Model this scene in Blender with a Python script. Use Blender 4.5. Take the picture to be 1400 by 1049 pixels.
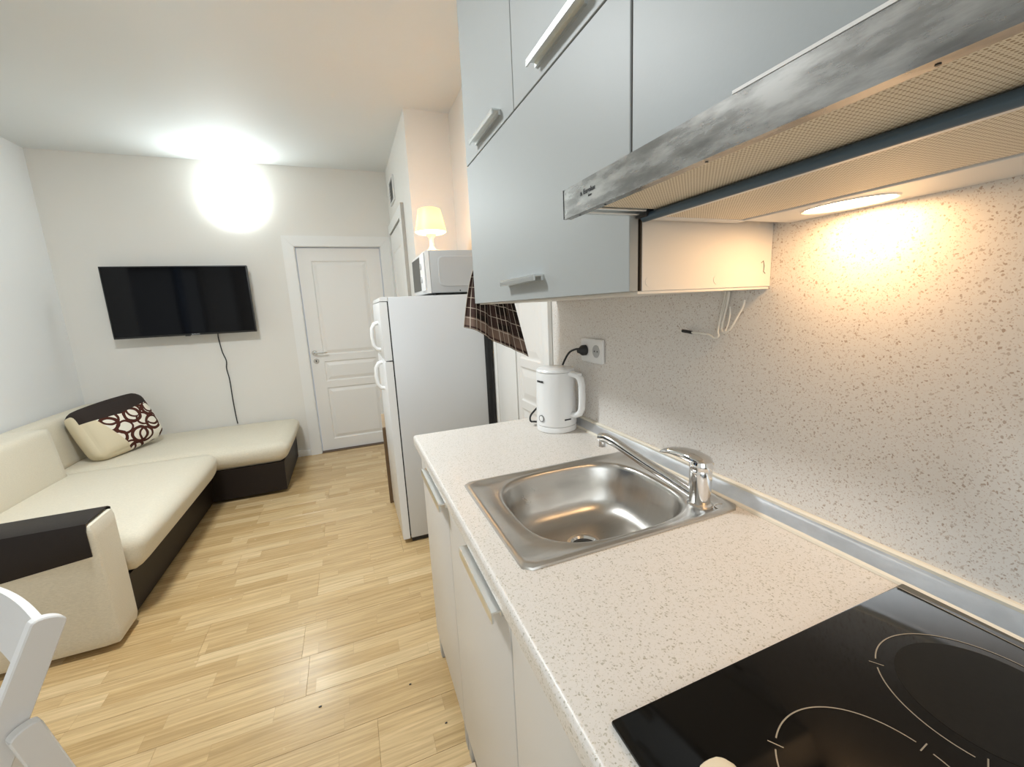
import bpy, bmesh, math, random
from mathutils import Vector, Matrix
random.seed(7)
for o in list(bpy.data.objects): bpy.data.objects.remove(o)
SC = bpy.context.scene
COL = SC.collection
PI = math.pi

# ------------------------------------------------------------------ camera
cam_d = bpy.data.cameras.new('camera')
cam_d.sensor_fit = 'HORIZONTAL'; cam_d.sensor_width = 36.0
cam_d.lens = 567.39 / 1400 * 36.0
cam_d.clip_start = 0.02
cam = bpy.data.objects.new('camera', cam_d); COL.objects.link(cam)
Rr = Vector((0.92859, -0.36811, -0.04709)); Ru = Vector((0.11078, 0.15385, 0.98186)); Rf = Vector((0.35419, 0.91696, -0.18365))
M = Matrix.Identity(4)
for i in range(3):
    M[i][0] = Rr[i]; M[i][1] = Ru[i]; M[i][2] = -Rf[i]
M[2][3] = 1.3234
cam.matrix_world = M
SC.camera = cam

# ------------------------------------------------------------------ world, lights, exposure
w = bpy.data.worlds.new('world'); SC.world = w; w.use_nodes = True
w.node_tree.nodes['Background'].inputs[0].default_value = (0.45, 0.58, 0.80, 1)
w.node_tree.nodes['Background'].inputs[1].default_value = 0.6
SC.view_settings.view_transform = 'Standard'; SC.view_settings.look = 'None'
SC.view_settings.exposure = 1.30; SC.view_settings.gamma = 1.0
SC.view_settings.use_curve_mapping = False
LAMP_STRENGTH = 6.5      # round lamp on the far wall
HOOD_STRENGTH = 20.0      # warm lamp under the cooker hood
CEILING_STRENGTH = 59.0    # round lamp on the ceiling in the middle of the room
SHADE_STRENGTH = .45      # table lamp
def area_light(name, loc, rot, sx, sy, power, color):
    d = bpy.data.lights.new(name, 'AREA'); d.shape = 'RECTANGLE'; d.size = sx; d.size_y = sy
    d.energy = power; d.color = color
    o = bpy.data.objects.new(name, d); COL.objects.link(o); o.location = loc; o.rotation_euler = rot
    return o
# daylight entering through the window in the wall behind the camera
area_light('window_daylight', (-0.75, -1.69, 1.55), (math.radians(90), 0, 0), 1.9, 1.5, 9, (0.90, 0.97, 1.0))

# ------------------------------------------------------------------ key dimensions (metres)
XW = 0.784; XL = -2.021; YF = 4.288; YR = -1.8; ZC = 2.604
XCOL = 0.489; YCOL = 2.973
CT = 0.866            # worktop height

# ------------------------------------------------------------------ materials
def nmat(name):
    m = bpy.data.materials.new(name); m.use_nodes = True
    nt = m.node_tree; b = nt.nodes['Principled BSDF']
    return m, nt, b
def N(nt, t, **kw):
    n = nt.nodes.new(t)
    for k, v in kw.items():
        if k == 'ins':
            for i, x in v.items(): n.inputs[i].default_value = x
        else: setattr(n, k, v)
    return n
def L(nt, a, b): nt.links.new(a, b)
def math_n(nt, op, a, b=None):
    n = nt.nodes.new('ShaderNodeMath'); n.operation = op
    for i, x in enumerate((a, b)):
        if x is None: continue
        if isinstance(x, (int, float)): n.inputs[i].default_value = x
        else: nt.links.new(x, n.inputs[i])
    return n.outputs[0]
def mixc(nt, fac, a, b, blend='MIX'):
    n = nt.nodes.new('ShaderNodeMix'); n.data_type = 'RGBA'; n.blend_type = blend
    for i, x in ((0, fac), (6, a), (7, b)):
        if isinstance(x, (int, float)): n.inputs[i].default_value = x
        elif isinstance(x, tuple): n.inputs[i].default_value = (*x[:3], 1)
        else: nt.links.new(x, n.inputs[i])
    return n.outputs[2]
def simple(name, col, rough=0.5, metal=0.0, noise=0.0, nscale=30, bump=0.0, bscale=200, spec=0.5, coat=0.0):
    m, nt, b = nmat(name)
    b.inputs['Base Color'].default_value = (*col, 1); b.inputs['Roughness'].default_value = rough
    b.inputs['Metallic'].default_value = metal; b.inputs['Specular IOR Level'].default_value = spec
    if coat: b.inputs['Coat Weight'].default_value = coat
    tc = N(nt, 'ShaderNodeTexCoord')
    if noise:
        n = N(nt, 'ShaderNodeTexNoise', ins={'Scale': nscale, 'Detail': 5.0}); L(nt, tc.outputs['Object'], n.inputs['Vector'])
        dark = tuple(c * (1 - noise) for c in col); lite = tuple(min(1, c * (1 + noise * .5)) for c in col)
        L(nt, mixc(nt, n.outputs[0], dark, lite), b.inputs['Base Color'])
    if bump:
        n = N(nt, 'ShaderNodeTexNoise', ins={'Scale': bscale, 'Detail': 3.0}); L(nt, tc.outputs['Object'], n.inputs['Vector'])
        bp = N(nt, 'ShaderNodeBump', ins={'Strength': bump, 'Distance': 0.002}); L(nt, n.outputs[0], bp.inputs['Height'])
        L(nt, bp.outputs[0], b.inputs['Normal'])
    return m
MAT = {}
MAT['wall'] = simple('wall_paint', (0.795, 0.77, 0.72), 0.75, noise=0.03, nscale=3, bump=0.15, bscale=60)
MAT['wall_white'] = simple('white_wall_paint', (0.85, 0.855, 0.85), 0.75, noise=0.02, nscale=3, bump=0.15, bscale=60)
MAT['ceil'] = simple('ceiling_paint', (0.78, 0.80, 0.795), 0.7, noise=0.03, nscale=2, bump=0.2, bscale=12)
MAT['door'] = simple('white_door_lacquer', (0.82, 0.80, 0.765), 0.38)
MAT['trim'] = simple('white_trim', (0.82, 0.81, 0.78), 0.4)
MAT['dark_gap'] = simple('brown_gasket_and_gap_shade', (0.06, 0.045, 0.03), 0.7)  # gasket on the bathroom door; on the cabinets, painted shade of the gaps
MAT['subfloor'] = simple('floor_joint_dark', (0.16, 0.10, 0.05), 0.8)
MAT['silver_door'] = simple('satin_light_grey_laminate', (0.37, 0.385, 0.38), 0.46, metal=0.0, bump=0.05, bscale=160, spec=.45)
MAT['carcass'] = simple('white_cabinet_board', (0.78, 0.74, 0.68), 0.5, noise=.03, nscale=8)
MAT['base_door'] = simple('satin_grey_white_laminate', (0.66, 0.635, 0.60), 0.36, bump=0.08, bscale=400)
MAT['alu'] = simple('brushed_aluminium', (0.78, 0.80, 0.80), 0.30, metal=1.0)
MAT['chrome'] = simple('polished_chrome', (0.80, 0.80, 0.80), 0.09, metal=1.0)
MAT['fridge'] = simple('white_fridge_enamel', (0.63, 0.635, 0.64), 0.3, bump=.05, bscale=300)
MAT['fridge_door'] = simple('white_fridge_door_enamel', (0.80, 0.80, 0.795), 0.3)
MAT['plastic_white'] = simple('white_plastic', (0.80, 0.79, 0.77), 0.35)
MAT['plastic_grey'] = simple('silver_grey_paint', (0.44, 0.44, 0.435), 0.4)
MAT['black'] = simple('black_plastic', (0.012, 0.012, 0.013), 0.4)
MAT['black_rubber'] = simple('black_rubber', (0.02, 0.02, 0.02), 0.6)
MAT['screen'] = simple('glossy_black_screen', (0.003, 0.003, 0.004), 0.07, spec=0.2)
MAT['wood_brown'] = simple('brown_wood', (0.16, 0.095, 0.045), 0.5, noise=.35, nscale=14)
MAT['pale_wood'] = simple('pale_wood', (0.75, 0.58, 0.40), 0.5, noise=.15, nscale=20)
MAT['chair_white'] = simple('white_painted_wood', (0.76, 0.745, 0.73), 0.5, bump=.1, bscale=90)
MAT['leather'] = simple('dark_brown_leatherette', (0.014, 0.009, 0.007), 0.5, bump=.25, bscale=350, spec=.3)
MAT['cream_cloth'] = simple('cream_cloth', (0.85, 0.72, 0.52), 0.8, noise=.1, nscale=40)
MAT['wire_white'] = simple('white_cable_sheath', (0.80, 0.77, 0.70), 0.5)
MAT['kettle_white'] = simple('glossy_white_plastic', (0.86, 0.855, 0.84), 0.3)
MAT['print_black'] = simple('black_print', (0.03, 0.03, 0.03), 0.5)
MAT['print_grey'] = simple('grey_print', (0.16, 0.16, 0.16), 0.5)
MAT['vent_grey'] = simple('grey_vent', (0.35, 0.35, 0.34), 0.6, noise=.4, nscale=25)
MAT['blue_black'] = simple('blue_black_metal', (0.075, 0.12, 0.17), 0.35, metal=.3)
MAT['glass_dark'] = simple('tinted_oven_glass', (0.05, 0.05, 0.045), 0.3, spec=.2)
MAT['casing_side'] = simple('grey_beige_casing_edge', (.42, .40, .36), .5)
MAT['window_blue'] = simple('blue_grey_frame', (.10, .19, .34), .5)
MAT['dusk_pane'] = simple('dark_evening_glass', (.004, .005, .007), .1)

def emis(name, col, strength):
    m, nt, b = nmat(name)
    b.inputs['Base Color'].default_value = (0.8, 0.8, 0.78, 1)
    b.inputs['Emission Color'].default_value = (*col, 1); b.inputs['Emission Strength'].default_value = strength
    return m
MAT['lamp_glass'] = emis('lit_opal_glass', (0.90, 1.0, 1.02), LAMP_STRENGTH)
_nt = MAT['lamp_glass'].node_tree; _g = _nt.nodes.new('ShaderNodeNewGeometry'); _sx = _nt.nodes.new('ShaderNodeSeparateXYZ')
_nt.links.new(_g.outputs['Normal'], _sx.inputs[0])      # the diffuser is brightest over its flat front, dim at the rim
_f = math_n(_nt, 'MULTIPLY', math_n(_nt, 'ADD', math_n(_nt, 'POWER', math_n(_nt, 'ABSOLUTE', _sx.outputs[1]), 2.0), .32), LAMP_STRENGTH)
_nt.links.new(_f, _nt.nodes['Principled BSDF'].inputs['Emission Strength'])
MAT['ceiling_glass'] = emis('lit_ceiling_lamp_glass', (0.94, 1.0, 1.03), CEILING_STRENGTH)
MAT['hood_bulb'] = emis('lit_hood_lens', (1.0, 0.62, 0.30), HOOD_STRENGTH)
MAT['shade'] = emis('lit_yellow_shade', (1.0, 0.78, 0.27), SHADE_STRENGTH)
MAT['shade_under'] = emis('lit_lamp_diffuser', (1.0, 0.66, 0.30), SHADE_STRENGTH * 4.0)
for _k, _c in (('shade', (.34, .21, .045)), ('shade_under', (.95, .85, .65))):
    _nt = MAT[_k].node_tree; _t = _nt.nodes.new('ShaderNodeBsdfTranslucent'); _t.inputs[0].default_value = (*_c, 1)
    _a = _nt.nodes.new('ShaderNodeAddShader'); _o = _nt.nodes['Material Output']
    _nt.links.new(_nt.nodes['Principled BSDF'].outputs[0], _a.inputs[0]); _nt.links.new(_t.outputs[0], _a.inputs[1]); _nt.links.new(_a.outputs[0], _o.inputs['Surface'])
    _nt.nodes['Principled BSDF'].inputs['Base Color'].default_value = (.12, .10, .06, 1)

# fabric (cream weave)
def fabric(name, col):
    m, nt, b = nmat(name)
    b.inputs['Roughness'].default_value = 0.9; b.inputs['Specular IOR Level'].default_value = 0.2
    b.inputs['Sheen Weight'].default_value = 0.15
    tc = N(nt, 'ShaderNodeTexCoord')
    mp = N(nt, 'ShaderNodeMapping'); mp.inputs['Scale'].default_value = (1, 3, 3); L(nt, tc.outputs['Object'], mp.inputs['Vector'])
    n = N(nt, 'ShaderNodeTexNoise', ins={'Scale': 90.0, 'Detail': 4.0}); L(nt, mp.outputs[0], n.inputs['Vector'])
    n2 = N(nt, 'ShaderNodeTexNoise', ins={'Scale': 5.0, 'Detail': 2.0}); L(nt, tc.outputs['Object'], n2.inputs['Vector'])
    c1 = mixc(nt, n.outputs[0], tuple(c * .80 for c in col), tuple(min(1, c * 1.12) for c in col))
    L(nt, mixc(nt, math_n(nt, 'MULTIPLY', n2.outputs[0], .25), c1, tuple(c * .85 for c in col)), b.inputs['Base Color'])
    bp = N(nt, 'ShaderNodeBump', ins={'Strength': .35, 'Distance': .002}); L(nt, n.outputs[0], bp.inputs['Height']); L(nt, bp.outputs[0], b.inputs['Normal'])
    return m
MAT['fabric'] = fabric('cream_woven_fabric', (0.75, 0.685, 0.55))

# speckled laminate
def speckle(name, base, spk, scale, rough, seedoff=0.0):
    m, nt, b = nmat(name)
    b.inputs['Roughness'].default_value = rough
    tc = N(nt, 'ShaderNodeTexCoord')
    nz = N(nt, 'ShaderNodeTexNoise', ins={'Scale': 160.0, 'Detail': 2.0}); L(nt, tc.outputs['Object'], nz.inputs['Vector'])
    vm = N(nt, 'ShaderNodeVectorMath', operation='SCALE'); L(nt, nz.outputs[1], vm.inputs[0]); vm.inputs['Scale'].default_value = .008
    va = N(nt, 'ShaderNodeVectorMath', operation='ADD'); L(nt, tc.outputs['Object'], va.inputs[0]); L(nt, vm.outputs[0], va.inputs[1])
    col = base
    prev = None
    for k, (sc, thr, prob, c) in enumerate(((scale, .36, .50, spk), (scale * 1.9, .34, .45, tuple(x * 1.35 for x in spk)))):
        v = N(nt, 'ShaderNodeTexVoronoi', ins={'Scale': sc, 'Randomness': 1.0}); L(nt, va.outputs[0], v.inputs['Vector'])
        sep = N(nt, 'ShaderNodeSeparateColor'); L(nt, v.outputs['Color'], sep.inputs[0])
        a = math_n(nt, 'LESS_THAN', v.outputs['Distance'], thr)
        bb = math_n(nt, 'LESS_THAN', sep.outputs[0], prob)
        f = math_n(nt, 'MULTIPLY', math_n(nt, 'MULTIPLY', a, bb), math_n(nt, 'ADD', math_n(nt, 'MULTIPLY', sep.outputs[1], .6), .25))
        prev = mixc(nt, f, prev if prev is not None else base, c)
    n2 = N(nt, 'ShaderNodeTexNoise', ins={'Scale': 300.0, 'Detail': 2.0}); L(nt, tc.outputs['Object'], n2.inputs['Vector'])
    L(nt, mixc(nt, math_n(nt, 'MULTIPLY', n2.outputs[0], .12), prev, spk), b.inputs['Base Color'])
    return m
MAT['counter'] = speckle('speckled_cream_laminate', (0.77, 0.725, 0.675), (0.38, 0.34, 0.25), 235, 0.36)
MAT['splash'] = speckle('speckled_grey_laminate', (0.77, 0.735, 0.69), (0.38, 0.28, 0.21), 215, 0.42)

# brushed stained steel
def steel(name, col, rough, stain, axis_scale):
    m, nt, b = nmat(name)
    b.inputs['Metallic'].default_value = 1.0
    tc = N(nt, 'ShaderNodeTexCoord'); mp = N(nt, 'ShaderNodeMapping'); mp.inputs['Scale'].default_value = axis_scale
    L(nt, tc.outputs['Object'], mp.inputs['Vector'])
    n = N(nt, 'ShaderNodeTexNoise', ins={'Scale': 22.0, 'Detail': 6.0, 'Roughness': .6}); L(nt, mp.outputs[0], n.inputs['Vector'])
    r = N(nt, 'ShaderNodeValToRGB'); r.color_ramp.elements[0].position = .38; r.color_ramp.elements[1].position = .62
    r.color_ramp.elements[0].color = (*[c * (1 - stain) for c in col], 1); r.color_ramp.elements[1].color = (*col, 1)
    L(nt, n.outputs[0], r.inputs[0]); L(nt, r.outputs[0], b.inputs['Base Color'])
    L(nt, math_n(nt, 'ADD', math_n(nt, 'MULTIPLY', n.outputs[0], .15), rough - .07), b.inputs['Roughness'])
    b.inputs['Anisotropic'].default_value = .4
    return m
MAT['sink'] = steel('brushed_sink_steel', (0.58, 0.555, 0.52), 0.30, .05, (.4, 3, .4))
MAT['hood_steel'] = steel('stained_hood_steel', (0.45, 0.44, 0.42), 0.27, .50, (1, .55, 2.2))
MAT['rail'] = steel('aluminium_sealing_profile', (0.80, 0.81, 0.83), 0.46, .12, (1, .6, 1))
MAT['rail_edge'] = simple('cream_rubber_lip', (0.80, 0.74, 0.62), .5)

# perforated filter
def mesh_filter():
    m, nt, b = nmat('perforated_filter')
    b.inputs['Roughness'].default_value = .55
    tc = N(nt, 'ShaderNodeTexCoord'); sp = N(nt, 'ShaderNodeSeparateXYZ'); L(nt, tc.outputs['Object'], sp.inputs[0])
    K = 2 * PI / 0.0046
    a = math_n(nt, 'SINE', math_n(nt, 'MULTIPLY', sp.outputs[0], K)); c = math_n(nt, 'SINE', math_n(nt, 'MULTIPLY', sp.outputs[1], K))
    f = math_n(nt, 'GREATER_THAN', math_n(nt, 'ADD', math_n(nt, 'MULTIPLY', a, c), math_n(nt, 'MULTIPLY', c, .5)), .28)
    L(nt, mixc(nt, f, (.84, .76, .62), (.40, .30, .18)), b.inputs['Base Color'])
    bp = N(nt, 'ShaderNodeBump', ins={'Strength': .5, 'Distance': .001}); bp.invert = True; L(nt, f, bp.inputs['Height']); L(nt, bp.outputs[0], b.inputs['Normal'])
    return m
MAT['filter'] = mesh_filter()

# laminate plank: three printed strips, oak grain
def plank_mat():
    m, nt, b = nmat('oak_laminate')
    tc = N(nt, 'ShaderNodeTexCoord'); oi = N(nt, 'ShaderNodeObjectInfo')
    sp = N(nt, 'ShaderNodeSeparateXYZ'); L(nt, tc.outputs['Object'], sp.inputs[0])
    rnd = oi.outputs['Random']
    srow = math_n(nt, 'FLOOR', math_n(nt, 'MULTIPLY', sp.outputs[1], 1 / 0.06334))
    key = math_n(nt, 'ADD', math_n(nt, 'MULTIPLY', rnd, 91.7), math_n(nt, 'MULTIPLY', srow, 7.31))
    wn1 = N(nt, 'ShaderNodeTexWhiteNoise', noise_dimensions='1D'); L(nt, key, wn1.inputs['W'])
    xo = math_n(nt, 'ADD', math_n(nt, 'MULTIPLY', sp.outputs[0], 2.45), math_n(nt, 'MULTIPLY', wn1.outputs[0], 9.0))
    cell = math_n(nt, 'FLOOR', xo)
    wn2 = N(nt, 'ShaderNodeTexWhiteNoise', noise_dimensions='2D')
    cb = N(nt, 'ShaderNodeCombineXYZ'); L(nt, cell, cb.inputs[0]); L(nt, key, cb.inputs[1]); L(nt, cb.outputs[0], wn2.inputs['Vector'])
    ramp = N(nt, 'ShaderNodeValToRGB'); e = ramp.color_ramp.elements
    e[0].position = 0; e[0].color = (0.58, 0.40, 0.19, 1); e[1].position = 1; e[1].color = (0.76, 0.575, 0.33, 1)
    ramp.color_ramp.elements.new(.35).color = (0.645, 0.46, 0.235, 1); ramp.color_ramp.elements.new(.7).color = (0.69, 0.50, 0.265, 1)
    L(nt, wn2.outputs[0], ramp.inputs[0])
    mp = N(nt, 'ShaderNodeMapping'); mp.inputs['Scale'].default_value = (2.2, 55, 55); L(nt, tc.outputs['Object'], mp.inputs['Vector'])
    cb2 = N(nt, 'ShaderNodeCombineXYZ'); L(nt, math_n(nt, 'MULTIPLY', wn2.outputs[0], 30), cb2.inputs[0]); L(nt, math_n(nt, 'MULTIPLY', rnd, 50), cb2.inputs[1])
    va = N(nt, 'ShaderNodeVectorMath', operation='ADD'); L(nt, mp.outputs[0], va.inputs[0]); L(nt, cb2.outputs[0], va.inputs[1])
    g = N(nt, 'ShaderNodeTexNoise', ins={'Scale': 1.4, 'Detail': 6.0, 'Roughness': .65, 'Distortion': .5}); L(nt, va.outputs[0], g.inputs['Vector'])
    gr = N(nt, 'ShaderNodeValToRGB'); gr.color_ramp.elements[0].position = .3; gr.color_ramp.elements[1].position = .7
    gr.color_ramp.elements[0].color = (.60, .55, .47, 1); gr.color_ramp.elements[1].color = (1.08, 1.06, 1.04, 1)
    L(nt, g.outputs[0], gr.inputs[0])
    col = mixc(nt, .85, ramp.outputs[0], gr.outputs[0], 'MULTIPLY')
    # thin seams between the printed strips
    fy = math_n(nt, 'FRACT', math_n(nt, 'MULTIPLY', sp.outputs[1], 1 / 0.06334)); fx = math_n(nt, 'FRACT', xo)
    seam = math_n(nt, 'MAXIMUM', math_n(nt, 'LESS_THAN', fy, .02), math_n(nt, 'LESS_THAN', fx, .004))
    col = mixc(nt, math_n(nt, 'MULTIPLY', seam, .45), col, (0.40, .27, .13))
    L(nt, col, b.inputs['Base Color'])
    rn = N(nt, 'ShaderNodeTexNoise', ins={'Scale': 9.0, 'Detail': 4.0}); L(nt, tc.outputs['Object'], rn.inputs['Vector'])
    L(nt, math_n(nt, 'ADD', math_n(nt, 'MULTIPLY', rn.outputs[0], .15), .17), b.inputs['Roughness'])
    bp = N(nt, 'ShaderNodeBump', ins={'Strength': .08, 'Distance': .001}); L(nt, g.outputs[0], bp.inputs['Height']); L(nt, bp.outputs[0], b.inputs['Normal'])
    return m
MAT['plank'] = plank_mat()

# plaid towel (uv in mesh: x across, y down)
def plaid():
    m, nt, b = nmat('brown_plaid_cotton'); b.inputs['Roughness'].default_value = .9; b.inputs['Specular IOR Level'].default_value = .1
    uv = N(nt, 'ShaderNodeUVMap'); sp = N(nt, 'ShaderNodeSeparateXYZ'); L(nt, uv.outputs[0], sp.inputs[0])
    def lines(o, n, wd, off=0.0):
        return math_n(nt, 'LESS_THAN', math_n(nt, 'FRACT', math_n(nt, 'ADD', math_n(nt, 'MULTIPLY', o, n), off)), wd)
    u, v = sp.outputs[0], sp.outputs[1]
    col = mixc(nt, math_n(nt, 'MULTIPLY', lines(u, 2.6, .38), .6), (.020, .014, .012), (.085, .05, .042))
    col = mixc(nt, math_n(nt, 'MULTIPLY', lines(v, 3, .35, .2), .5), col, (.07, .042, .036))
    band = math_n(nt, 'MULTIPLY', math_n(nt, 'GREATER_THAN', v, .80), math_n(nt, 'LESS_THAN', v, .95))
    col = mixc(nt, math_n(nt, 'MULTIPLY', band, .85), col, (.20, .135, .105))
    col = mixc(nt, math_n(nt, 'MULTIPLY', lines(u, 13, .09), .9), col, (.62, .54, .45))
    col = mixc(nt, math_n(nt, 'MULTIPLY', lines(v, 6, .06, .1), .8), col, (.55, .47, .39))
    L(nt, col, b.inputs['Base Color'])
    return m
MAT['plaid'] = plaid()

# throw pillow: dark top, cream side, brown printed rings (object space: x along, z up)
def pillow_mat():
    m, nt, b = nmat('ring_print_pillow_cloth'); b.inputs['Roughness'].default_value = .85; b.inputs['Specular IOR Level'].default_value = .2
    tc = N(nt, 'ShaderNodeTexCoord'); sp = N(nt, 'ShaderNodeSeparateXYZ'); L(nt, tc.outputs['Object'], sp.inputs[0])
    x, y, z = sp.outputs
    nz = N(nt, 'ShaderNodeTexNoise', ins={'Scale': 14.0, 'Detail': 1.0}); L(nt, tc.outputs['Object'], nz.inputs['Vector'])
    cb = N(nt, 'ShaderNodeCombineXYZ'); L(nt, x, cb.inputs[0]); L(nt, math_n(nt, 'MULTIPLY', z, 1.05), cb.inputs[1])
    sc = N(nt, 'ShaderNodeVectorMath', operation='SCALE'); L(nt, nz.outputs[1], sc.inputs[0]); sc.inputs['Scale'].default_value = .018
    va = N(nt, 'ShaderNodeVectorMath', operation='ADD'); L(nt, cb.outputs[0], va.inputs[0]); L(nt, sc.outputs[0], va.inputs[1])
    mask = None
    for s, off, r0, wd in ((7.8, 0.0, .40, .085), (7.8, .066, .36, .06)):
        ad = N(nt, 'ShaderNodeVectorMath', operation='ADD'); L(nt, va.outputs[0], ad.inputs[0]); ad.inputs[1].default_value = (off * 1.3, off, 0)
        v = N(nt, 'ShaderNodeTexVoronoi', voronoi_dimensions='2D', ins={'Scale': s, 'Randomness': .55}); L(nt, ad.outputs[0], v.inputs['Vector'])
        k = math_n(nt, 'LESS_THAN', math_n(nt, 'ABSOLUTE', math_n(nt, 'SUBTRACT', v.outputs['Distance'], r0)), wd)
        mask = k if mask is None else math_n(nt, 'MAXIMUM', mask, k)
    front = math_n(nt, 'MULTIPLY', math_n(nt, 'GREATER_THAN', math_n(nt, 'ADD', x, math_n(nt, 'MULTIPLY', z, .42)), -.115), math_n(nt, 'LESS_THAN', y, .02))
    mask = math_n(nt, 'MULTIPLY', mask, front)
    col = mixc(nt, front, (.72, .63, .45), (.84, .79, .68))
    col = mixc(nt, mask, col, (.075, .022, .014))
    dark = math_n(nt, 'GREATER_THAN', math_n(nt, 'ADD', z, math_n(nt, 'MULTIPLY', math_n(nt, 'ABSOLUTE', math_n(nt, 'ADD', x, .02)), -.10)), .070)
    dark = math_n(nt, 'MULTIPLY', dark, math_n(nt, 'GREATER_THAN', x, -.222))
    col = mixc(nt, dark, col, (.035, .026, .022))
    L(nt, col, b.inputs['Base Color'])
    return m
MAT['pillow'] = pillow_mat()

# ceramic hob glass
m, nt, b = nmat('black_ceramic_glass'); MAT['hob'] = m
b.inputs['Specular IOR Level'].default_value = .20; b.inputs['Base Color'].default_value = (.004, .0032, .0025, 1); b.inputs['Roughness'].default_value = .10
tc = N(nt, 'ShaderNodeTexCoord'); n = N(nt, 'ShaderNodeTexNoise', ins={'Scale': 30.0, 'Detail': 5.0}); L(nt, tc.outputs['Object'], n.inputs['Vector'])
L(nt, math_n(nt, 'ADD', math_n(nt, 'MULTIPLY', n.outputs[0], .10), .02), b.inputs['Roughness'])
MAT['ring_print'] = simple('white_ring_print', (.30, .26, .20), .4)
MAT['zone'] = simple('textured_cooking_zone', (.010, .009, .0075), .30, noise=.4, nscale=200, spec=.2)
MAT['pane'] = simple('window_pane', (.6, .7, .85), .1)

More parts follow.
